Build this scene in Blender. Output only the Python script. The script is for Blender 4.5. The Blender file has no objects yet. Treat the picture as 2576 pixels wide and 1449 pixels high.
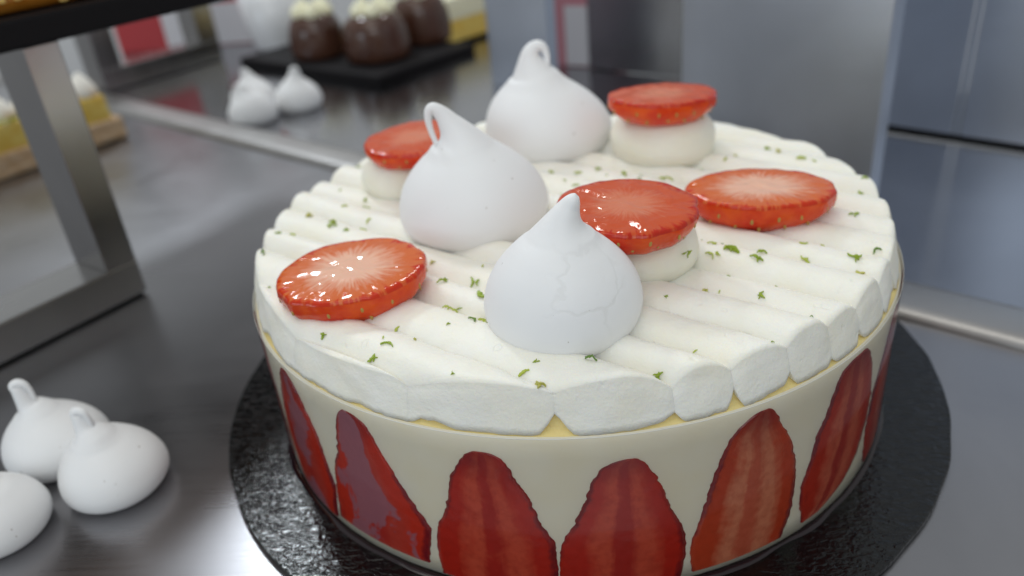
import bpy, bmesh, math, random
from mathutils import Vector, Matrix, noise
random.seed(7)
MM = 0.001
sc = bpy.context.scene

# ------------------------------------------------------------------ camera
cd = bpy.data.cameras.new('camera'); cam = bpy.data.objects.new('camera', cd)
sc.collection.objects.link(cam); sc.camera = cam
r_ = Vector((0.99553803, 0.03192663, -0.08879599)); u_ = Vector((0.06189215, 0.48939052, 0.86986567)); f_ = Vector((-0.0712278, 0.87148013, -0.48523086))
m = Matrix(((r_.x, u_.x, -f_.x, 0), (r_.y, u_.y, -f_.y, -0.21272), (r_.z, u_.z, -f_.z, 0.14749), (0, 0, 0, 1)))
cam.matrix_world = m
cd.sensor_width = 36; cd.lens = 36 * 2000.0 / 2576.0
cd.clip_start = 0.01; cd.clip_end = 50
cd.dof.use_dof = True; cd.dof.focus_distance = 0.163; cd.dof.aperture_fstop = 10.5

# ------------------------------------------------------------------ world and lamps
w = bpy.data.worlds.new('World'); sc.world = w; w.use_nodes = True
bg = w.node_tree.nodes['Background']; bg.inputs[0].default_value = (0.93, 0.98, 1.0, 1); bg.inputs[1].default_value = 0.50
def area(name, loc, target, sx, sy, power, col):
    l = bpy.data.lights.new(name, 'AREA'); l.shape = 'RECTANGLE'; l.size = sx; l.size_y = sy; l.energy = power; l.color = col
    o = bpy.data.objects.new(name, l); sc.collection.objects.link(o); o.location = loc
    o.rotation_euler = (Vector(target) - Vector(loc)).to_track_quat('-Z', 'Y').to_euler()
    return o
area('ceiling_panel_lamp', (-0.25, -0.15, 1.35), (0, 0, 0.05), 1.0, 0.8, 4.2, (1.0, 0.97, 0.90))
area('front_fill_lamp', (0.0, -1.15, 0.95), (0, 0, 0.04), 0.9, 0.6, 3.6, (0.90, 0.97, 1.0))  # added cool fill above and behind the camera, brightens the cake's front wall
area('left_window_lamp', (-1.20, -0.90, 0.40), (0.1, 0.1, 0.0), 0.6, 0.45, 2.4, (0.72, 0.86, 1.0))
area('rear_left_panel_lamp', (-0.56, 0.90, 0.91), (-0.08, -0.055, 0), 0.14, 0.14, 3.8, (0.86, 0.94, 1.0))
area('rear_tube_lamp', (0.05, 1.15, 1.12), (0, 0, 0.06), 0.07, 0.22, 1.6, (1.0, 0.99, 0.96))
area('rear_spot_lamp', (-0.22, 1.05, 1.22), (0, 0, 0.06), 0.07, 0.07, 0.9, (1, 1, 1))
sc.view_settings.view_transform = 'Standard'; sc.view_settings.look = 'None'
sc.view_settings.exposure = 0.0; sc.view_settings.gamma = 1.0
sc.render.engine = 'CYCLES'

# ------------------------------------------------------------------ helpers
def obj(name, verts, faces, mat, parent=None, smooth=True, uvs=None, loc=None):
    me = bpy.data.meshes.new(name); me.from_pydata(verts, [], faces); me.update()
    bm = bmesh.new(); bm.from_mesh(me); bmesh.ops.recalc_face_normals(bm, faces=list(bm.faces)); bm.to_mesh(me); bm.free()
    if smooth: me.polygons.foreach_set('use_smooth', [True] * len(me.polygons))
    if uvs:
        l = me.uv_layers.new(name='UVMap')
        for lp in me.loops: l.data[lp.index].uv = uvs[lp.vertex_index]
    me.materials.append(mat)
    o = bpy.data.objects.new(name, me); sc.collection.objects.link(o)
    if parent: o.parent = parent
    if loc: o.location = loc
    return o
def tag(o, label=None, cat=None, group=None, kind=None):
    for k, v in (('label', label), ('category', cat), ('group', group), ('kind', kind)):
        if v: o[k] = v
    return o
def thing(name, label, cat, loc=(0, 0, 0), rotz=0, group=None):
    o = bpy.data.objects.new(name, None); sc.collection.objects.link(o); o.empty_display_size = 0.01
    o.location = loc; o.rotation_euler = (0, 0, rotz)
    return tag(o, label, cat, group)
def box(c, s, rz=0, bev=0.0):
    """verts/faces of a box centred c with full size s, edges chamfered by bev"""
    bm = bmesh.new(); bmesh.ops.create_cube(bm, size=1)
    for v in bm.verts: v.co = Vector((v.co.x * s[0], v.co.y * s[1], v.co.z * s[2]))
    if bev: bmesh.ops.bevel(bm, geom=list(bm.edges), offset=bev, segments=2, affect='EDGES', profile=0.6)
    R = Matrix.Rotation(rz, 3, 'Z')
    bm.verts.ensure_lookup_table(); bm.verts.index_update()
    V = [tuple(R @ v.co + Vector(c)) for v in bm.verts]; F = [[v.index for v in f.verts] for f in bm.faces]
    bm.free(); return V, F
def join(*vf):
    V, F = [], []
    for v, f in vf:
        n = len(V); V += list(v); F += [[i + n for i in q] for q in f]
    return V, F
def grid_faces(nr, nc, wrap):
    F = []
    for i in range(nr - 1):
        for j in range(nc if wrap else nc - 1):
            k = (j + 1) % nc
            F.append((i * nc + j, i * nc + k, (i + 1) * nc + k, (i + 1) * nc + j))
    return F
def nz(x, y, z=0.0): return noise.noise(Vector((x, y, z)))
def catmull(P, n):
    out = []; P = [P[0]] + list(P) + [P[-1]]
    seg = len(P) - 3
    for i in range(n):
        t = i / (n - 1) * seg; k = min(int(t), seg - 1); t -= k
        a, b, c, d = P[k:k + 4]
        out.append([0.5 * (2 * b[q] + (c[q] - a[q]) * t + (2 * a[q] - 5 * b[q] + 4 * c[q] - d[q]) * t * t + (3 * b[q] - a[q] - 3 * c[q] + d[q]) * t ** 3) for q in range(len(b))])
    return out

# ------------------------------------------------------------------ materials
class Mat:
    def __init__(s, name, **kw):
        s.m = bpy.data.materials.new(name); s.m.use_nodes = True; s.t = s.m.node_tree; s.b = s.t.nodes['Principled BSDF']
        for k, v in kw.items():
            i = s.b.inputs[k.replace('_', ' ')]
            i.default_value = (*v, 1) if isinstance(v, tuple) and len(v) == 3 and i.type == 'RGBA' else v
    def n(s, ty, **kw):
        x = s.t.nodes.new(ty)
        for k, v in kw.items(): setattr(x, k, v)
        return x
    def l(s, a, b): s.t.links.new(a, b)
    def coord(s, scale=(1, 1, 1), rot=0.0, out='Object'):
        c = s.n('ShaderNodeTexCoord'); mp = s.n('ShaderNodeMapping'); mp.inputs['Scale'].default_value = scale; mp.inputs['Rotation'].default_value = (0, 0, rot)
        s.l(c.outputs[out], mp.inputs[0]); return mp.outputs[0]
    def noise(s, vec, scale, detail=3, rough=0.55, dist=0.0):
        x = s.n('ShaderNodeTexNoise'); x.inputs['Scale'].default_value = scale; x.inputs['Detail'].default_value = detail; x.inputs['Roughness'].default_value = rough; x.inputs['Distortion'].default_value = dist
        s.l(vec, x.inputs['Vector']); return x.outputs['Fac']
    def ramp(s, fac, stops, interp='LINEAR'):
        x = s.n('ShaderNodeValToRGB'); x.color_ramp.interpolation = interp; e = x.color_ramp.elements
        while len(e) < len(stops): e.new(0.5)
        for k, (p, c) in zip(e, stops):
            k.position = p; k.color = (*c, 1) if isinstance(c, tuple) else (c, c, c, 1)
        s.l(fac, x.inputs[0]); return x.outputs[0]
    def math(s, op, a, b=None):
        x = s.n('ShaderNodeMath', operation=op)
        for i, v in enumerate((a, b)):
            if v is None: continue
            if isinstance(v, (int, float)): x.inputs[i].default_value = v
            else: s.l(v, x.inputs[i])
        return x.outputs[0]
    def mix(s, fac, a, b, mode='MIX'):
        x = s.n('ShaderNodeMix', data_type='RGBA', blend_type=mode)
        for i, v in ((0, fac), (6, a), (7, b)):
            if isinstance(v, (int, float)): x.inputs[i].default_value = v
            elif isinstance(v, tuple): x.inputs[i].default_value = (*v, 1)
            else: s.l(v, x.inputs[i])
        return x.outputs[2]
    def bump(s, h, strength, dist):
        x = s.n('ShaderNodeBump'); x.inputs['Strength'].default_value = strength; x.inputs['Distance'].default_value = dist
        s.l(h, x.inputs['Height']); s.l(x.outputs[0], s.b.inputs['Normal'])
    def set(s, sock, v): s.l(v, s.b.inputs[sock])

ANG = -0.665   # direction of the counter seam
def steel(name, rough, base=(0.56, 0.565, 0.58), streak=1.0, smudge=0.12, rot=ANG):
    M = Mat(name, Metallic=1.0, Roughness=rough, Base_Color=base)
    v = M.coord((18, 900, 18), -rot + 0.9); st = M.noise(v, 1.0, 4)
    v2 = M.coord((1, 1, 1)); sm = M.noise(v2, 14, 4, 0.6, 0.6); sm2 = M.noise(v2, 60, 3)
    rr = M.math('ADD', M.math('MULTIPLY', M.math('SUBTRACT', sm, 0.5), smudge * 1.6), rough)
    rr = M.math('ADD', rr, M.math('MULTIPLY', M.math('SUBTRACT', st, 0.5), 0.16 * streak))
    M.set('Roughness', rr)
    M.set('Base Color', M.mix(M.ramp(sm, [(0.3, 0.0), (0.7, 1.0)]), tuple(c * 0.86 for c in base), base))
    vs = M.coord((40, 2600, 40), -rot + 0.25); sc1 = M.ramp(M.noise(vs, 1.0, 2), [(0.62, 0.0), (0.72, 1.0)])
    M.bump(M.math('ADD', st, M.math('MULTIPLY', sc1, 0.6)), 0.10 * streak, 0.0004)
    return M.m
STEEL_T = steel('brushed_counter_steel', 0.31, (0.33, 0.325, 0.34), 0.6, 0.14)
STEEL_B = steel('smooth_counter_steel', 0.17, (0.39, 0.39, 0.41), 0.6)
STEEL_R = steel('riser_steel', 0.36, (0.64, 0.68, 0.76), 0.5, 0.12)
STEEL_L = steel('lip_steel', 0.42, (0.40, 0.385, 0.375), 0.5)
STEEL_F = steel('frame_steel', 0.24, (0.43, 0.42, 0.415), 0.6)
STEEL_M = steel('polished_riser_steel', 0.36, (0.66, 0.72, 0.83), 0.3, 0.08)

def cream_mat(name, col, sss=0.25, bump=0.42, rough=0.5):
    M = Mat(name, Base_Color=col, Roughness=rough)
    M.b.inputs['Subsurface Weight'].default_value = sss; M.b.inputs['Subsurface Radius'].default_value = (1.0, 0.8, 0.5); M.b.inputs['Subsurface Scale'].default_value = 0.003
    M.b.inputs['Specular IOR Level'].default_value = 0.35
    v = M.coord(); a = M.noise(v, 420, 4, 0.6); b = M.noise(v, 1500, 2)
    pit = M.ramp(M.noise(v, 260, 1), [(0.72, 0.0), (0.78, 1.0)])
    M.bump(M.math('SUBTRACT', M.math('ADD', a, M.math('MULTIPLY', b, 0.35)), M.math('MULTIPLY', pit, 0.8)), bump, 0.0006)
    M.set('Base Color', M.mix(M.ramp(M.noise(v, 90, 3), [(0.35, 0.0), (0.75, 1.0)]), col, tuple(c * k for c, k in zip(col, (0.985, 0.965, 0.90)))))
    return M.m
CREAM = cream_mat('whipped_cream', (0.87, 0.855, 0.79))
CREAM2 = cream_mat('piped_cream', (0.86, 0.84, 0.745), 0.25, 0.3)
BACKCREAM = cream_mat('pale_yellow_cream', (0.82, 0.80, 0.60), 0.1, 0.1)
MOUSSE = cream_mat('mousse', (0.80, 0.745, 0.60), 0.2, 0.05, 0.45)
CUSTARD = cream_mat('custard', (0.86, 0.69, 0.30), 0.3, 0.5, 0.5)
def meringue_mat():
    M = Mat('meringue', Base_Color=(0.80, 0.80, 0.81), Roughness=0.5)
    M.b.inputs['Subsurface Weight'].default_value = 0.12; M.b.inputs['Subsurface Radius'].default_value = (1, 0.9, 0.8); M.b.inputs['Subsurface Scale'].default_value = 0.0025
    M.b.inputs['Specular IOR Level'].default_value = 0.3
    v = M.coord(); a = M.noise(v, 900, 3); pit = M.ramp(M.noise(v, 520, 0), [(0.76, 0.0), (0.80, 1.0)])
    M.bump(M.math('SUBTRACT', M.math('MULTIPLY', a, 0.4), pit), 0.10, 0.0004)
    spk = M.ramp(M.noise(v, 700, 0), [(0.855, 0.0), (0.875, 0.8)])
    M.set('Base Color', M.mix(spk, (0.83, 0.83, 0.835), (0.5, 0.47, 0.44)))
    return M.m
MERINGUE = meringue_mat()
def cracked_mat():
    m = MERINGUE.copy(); m.name = 'cracked_meringue'; M = Mat.__new__(Mat); M.m = m; M.t = m.node_tree; M.b = m.node_tree.nodes['Principled BSDF']
    c = M.n('ShaderNodeTexCoord'); nn = M.n('ShaderNodeTexNoise'); nn.inputs['Scale'].default_value = 260; nn.inputs['Detail'].default_value = 3; M.l(c.outputs['Object'], nn.inputs['Vector'])
    ad = M.n('ShaderNodeVectorMath', operation='MULTIPLY_ADD'); M.l(nn.outputs['Color'], ad.inputs[0]); ad.inputs[1].default_value = (0.005, 0.005, 0.005); M.l(c.outputs['Object'], ad.inputs[2])
    vo = M.n('ShaderNodeTexVoronoi', feature='DISTANCE_TO_EDGE'); vo.inputs['Scale'].default_value = 70; M.l(ad.outputs[0], vo.inputs['Vector'])
    ds = M.n('ShaderNodeVectorMath', operation='DISTANCE'); M.l(ad.outputs[0], ds.inputs[0]); ds.inputs[1].default_value = (0.0085, -0.0095, 0.018)
    mask = M.ramp(ds.outputs['Value'], [(0.0062, 1.0), (0.0092, 0.0)])
    cr = M.math('MULTIPLY', M.ramp(vo.outputs['Distance'], [(0.012, 1.0), (0.035, 0.0)]), mask)
    old = M.b.inputs['Normal'].links[0].from_node
    h = old.inputs['Height'].links[0].from_socket
    M.l(M.math('SUBTRACT', h, M.math('MULTIPLY', cr, 6.0)), old.inputs['Height'])
    oc_ = M.b.inputs['Base Color'].links[0].from_socket
    M.l(M.mix(M.math('MULTIPLY', cr, 0.22), oc_, (0.55, 0.53, 0.50)), M.b.inputs['Base Color'])
    return m
CRACKED = cracked_mat()

def flesh_mat(name, pale, red, edge, core=0.46, bump=0.45):
    """cut strawberry: UV.x = distance from the centre, UV.y = turn"""
    M = Mat(name, Roughness=0.09)
    M.b.inputs['Specular IOR Level'].default_value = 0.28
    M.b.inputs['Subsurface Weight'].default_value = 0.15; M.b.inputs['Subsurface Radius'].default_value = (1, 0.25, 0.12); M.b.inputs['Subsurface Scale'].default_value = 0.002
    c = M.n('ShaderNodeTexCoord'); sx = M.n('ShaderNodeSeparateXYZ'); M.l(c.outputs['UV'], sx.inputs[0])
    ang = M.math('MULTIPLY', sx.outputs[1], 6.2832)
    cb = M.n('ShaderNodeCombineXYZ'); M.l(M.math('MULTIPLY', M.math('COSINE', ang), 6.0), cb.inputs[0]); M.l(M.math('MULTIPLY', M.math('SINE', ang), 6.0), cb.inputs[1]); M.l(M.math('MULTIPLY', sx.outputs[0], 1.6), cb.inputs[2])
    st = M.noise(cb.outputs[0], 2.2, 3)
    v = M.coord(); fine = M.noise(v, 300, 4)
    d = M.math('ADD', sx.outputs[0], M.math('MULTIPLY', M.math('SUBTRACT', st, 0.5), 0.75))
    d = M.math('ADD', d, M.math('MULTIPLY', M.math('SUBTRACT', fine, 0.5), 0.2))
    col = M.ramp(d, [(0.0, pale), (core * 0.75, pale), (core + 0.22, red), (0.9, red), (1.0, edge)])
    M.set('Base Color', col)
    wv = M.noise(v, 150, 1, 0.4, 1.2); wv2 = M.noise(v, 420, 1)
    M.bump(M.math('ADD', wv, M.math('MULTIPLY', wv2, 0.14)), bump, 0.0016)
    return M.m
SLICE_A = flesh_mat('strawberry_cut_face', (0.80, 0.46, 0.33), (0.64, 0.14, 0.035), (0.55, 0.030, 0.006), 0.50, 0.32)
SLICE_B = flesh_mat('strawberry_cut_face_deep', (0.64, 0.19, 0.10), (0.57, 0.080, 0.020), (0.48, 0.020, 0.006), 0.36, 0.36)
def skin_mat():
    M = Mat('strawberry_skin', Roughness=0.14)
    M.b.inputs['Specular IOR Level'].default_value = 0.30
    M.b.inputs['Subsurface Weight'].default_value = 0.15; M.b.inputs['Subsurface Radius'].default_value = (1, 0.3, 0.1); M.b.inputs['Subsurface Scale'].default_value = 0.002
    v = M.coord(); a = M.noise(v, 160, 3)
    M.set('Base Color', M.mix(M.ramp(a, [(0.35, 0.0), (0.65, 1.0)]), (0.62, 0.03, 0.006), (0.72, 0.085, 0.008)))
    M.bump(M.noise(v, 330, 2), 0.35, 0.0008); return M.m
SKIN = skin_mat()
SEED = Mat('strawberry_seed', Base_Color=(0.42, 0.26, 0.05), Roughness=0.4).m
def halves_mat(name, rim, red, pale, core, milky=0.0):
    """strawberry half seen through the film: UV.x across (0.5 = axis), UV.y up"""
    M = Mat(name, Roughness=0.32)
    M.b.inputs['Subsurface Weight'].default_value = 0.08; M.b.inputs['Subsurface Radius'].default_value = (1, 0.25, 0.12); M.b.inputs['Subsurface Scale'].default_value = 0.0015
    c = M.n('ShaderNodeTexCoord'); sx = M.n('ShaderNodeSeparateXYZ'); M.l(c.outputs['UV'], sx.inputs[0])
    v = M.coord(); n1 = M.noise(v, 120, 3, 0.6, 0.4); n2 = M.noise(v, 500, 3)
    ax = M.math('ABSOLUTE', M.math('MULTIPLY', M.math('SUBTRACT', sx.outputs[0], 0.5), 2.0))
    # oblique fibres from axis to skin
    fb = M.n('ShaderNodeCombineXYZ'); M.l(M.math('MULTIPLY', M.math('SUBTRACT', sx.outputs[1], M.math('MULTIPLY', ax, 0.22)), 26.0), fb.inputs[0]); M.l(M.math('MULTIPLY', ax, 0.7), fb.inputs[1]); M.l(M.math('SIGN', M.math('SUBTRACT', sx.outputs[0], 0.5)), fb.inputs[2])
    fib = M.noise(fb.outputs[0], 1.0, 2)
    d = M.math('ADD', ax, M.math('MULTIPLY', M.math('SUBTRACT', n1, 0.5), 0.35)); d = M.math('ADD', d, M.math('MULTIPLY', M.math('SUBTRACT', fib, 0.5), 0.16))
    sv = M.n('ShaderNodeCombineXYZ'); M.l(M.math('MULTIPLY', sx.outputs[0], 9.0), sv.inputs[0]); M.l(M.math('MULTIPLY', sx.outputs[1], 1.1), sv.inputs[1]); M.l(M.math('MULTIPLY', n1, 0.6), sv.inputs[2])
    oi = M.n('ShaderNodeObjectInfo'); of = M.n('ShaderNodeVectorMath', operation='ADD'); M.l(sv.outputs[0], of.inputs[0]); M.l(oi.outputs['Location'], of.inputs[1])
    d = M.math('ADD', d, M.math('MULTIPLY', M.math('SUBTRACT', M.noise(of.outputs[0], 1.0, 3), 0.5), 0.55))
    col = M.ramp(d, [(0.0, core), (0.07, core), (0.22, pale), (0.36, pale), (0.62, red), (0.84, red), (0.98, rim)])
    edge = M.ramp(M.math('ADD', ax, M.math('MULTIPLY', M.math('SUBTRACT', n2, 0.5), 0.10)), [(0.965, 0.0), (0.995, 1.0)])
    tip = M.ramp(M.math('ADD', sx.outputs[1], M.math('MULTIPLY', M.math('SUBTRACT', n1, 0.5), 0.3)), [(0.78, 0.0), (1.0, 0.8)])
    col = M.mix(tip, col, rim)
    col = M.mix(M.ramp(n2, [(0.4, 0.0), (0.8, 0.5)]), col, tuple(0.7 * q for q in red))
    if milky:
        mk = M.ramp(M.math('ADD', M.noise(v, 48, 4, 0.6, 0.5), M.math('MULTIPLY', M.math('SUBTRACT', 0.55, ax), 0.25)), [(0.555, 0.0), (0.58, 1.0)])
        col = M.mix(M.math('MULTIPLY', mk, milky), col, (0.34, 0.14, 0.17))
    col = M.mix(edge, col, (0.46, 0.30, 0.40))
    M.set('Base Color', col); M.bump(M.math('ADD', n1, M.math('MULTIPLY', n2, 0.4)), 0.15, 0.0008)
    return M.m
HALF_DARK = halves_mat('strawberry_half_crimson', (0.17, 0.006, 0.010), (0.46, 0.018, 0.007), (0.56, 0.075, 0.035), (0.40, 0.020, 0.012))
HALF_MILK = halves_mat('strawberry_half_milky', (0.20, 0.006, 0.012), (0.55, 0.03, 0.010), (0.50, 0.05, 0.03), (0.45, 0.03, 0.02), 0.85)
HALF_ORANGE = halves_mat('strawberry_half_orange', (0.19, 0.008, 0.012), (0.50, 0.055, 0.016), (0.62, 0.21, 0.11), (0.52, 0.11, 0.055))
HALF_RED = halves_mat('strawberry_half_red', (0.17, 0.006, 0.014), (0.46, 0.03, 0.012), (0.58, 0.13, 0.07), (0.38, 0.035, 0.025))
STAIN = Mat('berry_stain', Base_Color=(0.50, 0.33, 0.42), Roughness=0.5).m
ZEST = []
for k, c in enumerate(((0.27, 0.37, 0.02), (0.40, 0.47, 0.05), (0.12, 0.22, 0.025), (0.46, 0.44, 0.09))):
    ZEST.append(Mat('lime_zest_%s' % 'abcd'[k], Base_Color=c, Roughness=0.45).m)
def board_mat():
    M = Mat('black_foil_card', Base_Color=(0.002, 0.0021, 0.0025), Roughness=0.25)
    M.b.inputs['Specular IOR Level'].default_value = 0.42
    v = M.coord((1, 2.1, 1), 0.5); a = M.noise(v, 270, 3, 0.55, 0.7); b = M.noise(M.coord((1, 1.6, 1), 0.5), 620, 2)
    M.bump(M.math('ADD', a, M.math('MULTIPLY', b, 0.35)), 0.40, 0.0010)
    M.set('Roughness', M.ramp(M.noise(M.coord(), 40, 3), [(0.3, 0.07), (0.7, 0.13)]))
    return M.m
BOARD = board_mat()
CARD = Mat('grey_card_edge', Base_Color=(0.06, 0.06, 0.06), Roughness=0.7).m
SYRUP = Mat('dark_syrup', Base_Color=(0.012, 0.004, 0.006), Roughness=0.06).m
BLACK = Mat('black_tray_plastic', Base_Color=(0.010, 0.009, 0.010), Roughness=0.55, Specular_IOR_Level=0.10).m
def film():
    M = Mat('clear_acetate_film'); t = M.t; t.nodes.remove(M.b)
    fr = M.n('ShaderNodeFresnel'); fr.inputs['IOR'].default_value = 1.22
    tr = M.n('ShaderNodeBsdfTransparent'); tr.inputs[0].default_value = (0.95, 0.95, 0.955, 1)
    gl = M.n('ShaderNodeBsdfGlossy'); gl.inputs['Roughness'].default_value = 0.10
    mx = M.n('ShaderNodeMixShader'); M.l(fr.outputs[0], mx.inputs[0]); M.l(tr.outputs[0], mx.inputs[1]); M.l(gl.outputs[0], mx.inputs[2])
    M.l(mx.outputs[0], t.nodes['Material Output'].inputs[0]); return M.m
FILM = film()
def mottled(name, c1, c2, scale, rough=0.5, bump=0.3, lo=0.4, hi=0.6, **kw):
    M = Mat(name, Roughness=rough, **kw); v = M.coord(); a = M.noise(v, scale, 4, 0.65)
    M.set('Base Color', M.mix(M.ramp(a, [(lo, 0.0), (hi, 1.0)]), c1, c2)); M.bump(a, bump, 0.002); return M.m
CHOC = mottled('milk_chocolate_glaze', (0.055, 0.022, 0.014), (0.075, 0.032, 0.020), 60, 0.12, 0.05)
CRUST = mottled('baked_crust', (0.55, 0.36, 0.20), (0.62, 0.46, 0.30), 170, 0.8, 0.8)
LEMON = mottled('lemon_curd', (0.70, 0.46, 0.07), (0.74, 0.56, 0.14), 90, 0.3, 0.1)
TOAST = mottled('toasted_meringue', (0.82, 0.79, 0.72), (0.62, 0.38, 0.15), 55, 0.55, 0.2, 0.55, 0.72)
CARAMEL = mottled('orange_glaze', (0.42, 0.15, 0.015), (0.50, 0.20, 0.03), 40, 0.25, 0.1)
CRUMB = Mat('gold_crumb', Base_Color=(0.75, 0.50, 0.14), Roughness=0.6).m
RED = Mat('red_print', Base_Color=(0.42, 0.03, 0.035), Roughness=0.4).m
PINK = Mat('faded_pink_print', Base_Color=(0.52, 0.22, 0.26), Roughness=0.4).m
WHITE = Mat('white_card', Base_Color=(0.62, 0.61, 0.64), Roughness=0.5).m
CHINA = Mat('white_china', Base_Color=(0.75, 0.76, 0.78), Roughness=0.2).m
GAP = Mat('black_rubber', Base_Color=(0.012, 0.012, 0.014), Roughness=0.6).m

# ------------------------------------------------------------------ counter
TZ = -2.0                                       # counter top (mm); the board stands on it
E1 = Vector((math.cos(ANG), math.sin(ANG), 0)); E2 = Vector((-E1.y, E1.x, 0))
S0 = Vector((-128.5, 204.6, 0))                 # a point on the seam
def W(a, b, z): return (S0 + E1 * a + E2 * b + Vector((0, 0, z))) * MM      # along seam, behind seam, height
def slab(name, a0, a1, b0, b1, z0, z1, mat, parent=None, bev=0.0):
    c = W((a0 + a1) / 2, (b0 + b1) / 2, (z0 + z1) / 2)
    V, F = box(c, ((a1 - a0) * MM, (b1 - b0) * MM, (z1 - z0) * MM), ANG, bev * MM)
    return obj(name, V, F, mat, parent, smooth=False)
o = slab('counter', -1500, 1500, -1500, -0.3, -32, TZ, STEEL_T); tag(o, 'brushed grey steel counter panel under the cake', 'counter', kind='structure')
o = slab('counter', -1500, 1500, 24.3, 2600, -32, TZ, STEEL_B); tag(o, 'smoother grey steel counter panel behind the raised seam strip', 'counter', kind='structure')
# raised rounded lip joining the two panels
V = []; prof = [(0, -30), (0, TZ), (0.8, TZ + 2.0), (2.2, TZ + 3.0), (5, TZ + 3.4), (19, TZ + 3.2), (22.5, TZ + 2.4), (24, TZ), (24, -30)]
for a in (-1500, 1500):
    for b, z in prof: V.append(W(a, b, z))
F = [(i, i + 1, len(prof) + i + 1, len(prof) + i) for i in range(len(prof) - 1)]
o = obj('counter_lip', V, F, STEEL_L, smooth=True); tag(o, 'raised rounded steel strip along the joint of the counter panels', 'counter edge', kind='structure')

# ------------------------------------------------------------------ cake board
board = thing('cake_board', 'round black foil cake board under the strawberry cake', 'cake board', (0, 0, TZ * MM))
def disc(R, z0, z1, n=160, rings=6, wob=0.0, ch=0.3):
    V, F = [], []
    prof = [(R * k / rings, z1) for k in range(1, rings)] + [(R - ch, z1), (R, z1 - ch), (R, z0 + ch), (R - ch, z0)]
    for rr, z in prof:
        for j in range(n):
            a = 2 * math.pi * j / n; q = rr + (wob * nz(math.cos(a) * 9, math.sin(a) * 9) if rr > R - 1 else 0)
            V.append((q * math.cos(a) * MM, q * math.sin(a) * MM, z * MM))
    F = grid_faces(len(prof), n, True); F.append([j for j in range(n)]); F.append([(len(prof) - 1) * n + j for j in reversed(range(n))])
    return V, F
V, F = disc(108.4, 0.02, 1.9, 200, 4, 0.5); obj('foil_disc', V, F, BOARD, board, smooth=False)
# thin syrup seep around the foot of the cake
V = []; n = 240
for k, (dr, z) in enumerate(((-3, 1.95), (0.9, 2.3), (1.5, 2.2), (2.0, 1.92))):
    for j in range(n):
        a = 2 * math.pi * j / n; wv = 1 + 0.55 * nz(math.cos(a) * 7, math.sin(a) * 7, 3.1)
        q = 89.6 + (dr * wv if dr > 0 else dr); V.append((q * math.cos(a) * MM, q * math.sin(a) * MM, (z + (0.22 * nz(math.cos(a) * 40, math.sin(a) * 40, k) if 0 < k < 3 else 0)) * MM))
obj('syrup_seep', V, grid_faces(4, n, True), SYRUP, board)

# ------------------------------------------------------------------ the cake
R = 90.0; RIM = 44.5
cake = thing('strawberry_cake', 'round strawberry cream cake with ridged white top standing on black board', 'cake')
def lathe(prof, n, mat, name, parent, wob=None):
    V = []
    for rr, z in prof:
        for j in range(n):
            a = 2 * math.pi * j / n; q = rr + (wob(a, rr, z) if wob else 0)
            V.append((q * math.cos(a) * MM, q * math.sin(a) * MM, z * MM))
    return obj(name, V, grid_faces(len(prof), n, True), mat, parent)
lathe([(80, 0.1), (R, 0.1)] + [(R, 0.1 + (RIM - 0.5) * k / 8) for k in range(1, 9)] + [(R - 0.4, RIM)], 200, MOUSSE, 'mousse_body', cake)
lathe([(R - 0.3, RIM - 0.15), (R - 1.5, RIM + 0.3), (87.4, RIM + 0.9), (86.9, RIM + 2), (86.4, 48.8), (80, 50.2), (5, 50.2)], 260, CUSTARD, 'custard_layer', cake,
      lambda a, rr, z: (0.5 * nz(math.cos(a) * 30, math.sin(a) * 30, z * 0.2) if 86 < rr < 88 else 0))
V = []; n = 220
for q, z in ((90.62, 0.15), (90.62, 20), (90.62, RIM + 0.2)):
    for j in range(n):
        a = 2 * math.pi * j / n; qq = q + (0.05 * nz(math.cos(a) * 2.5, math.sin(a) * 2.5) if True else 0); V.append((qq * math.cos(a) * MM, qq * math.sin(a) * MM, z * MM))
obj('acetate_film', V, grid_faces(3, n, True), FILM, cake)

RIMM = Mat('film_edge', Base_Color=(0.78, 0.77, 0.73), Roughness=0.25).m
V = []
for c_ in range(8):
    for j in range(n):
        a = 2 * math.pi * j / n; qq = 90.5 + 0.05 * nz(math.cos(a) * 2.5, math.sin(a) * 2.5) + 0.06 * math.cos(c_ * math.pi / 4); V.append((qq * math.cos(a) * MM, qq * math.sin(a) * MM, (RIM + 0.15 + 0.10 * math.sin(c_ * math.pi / 4)) * MM))
F = [(i * n + j, i * n + (j + 1) % n, ((i + 1) % 8) * n + (j + 1) % n, ((i + 1) % 8) * n + j) for i in range(8) for j in range(n)]
obj('film_edge', V, F, RIMM, cake)
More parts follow.
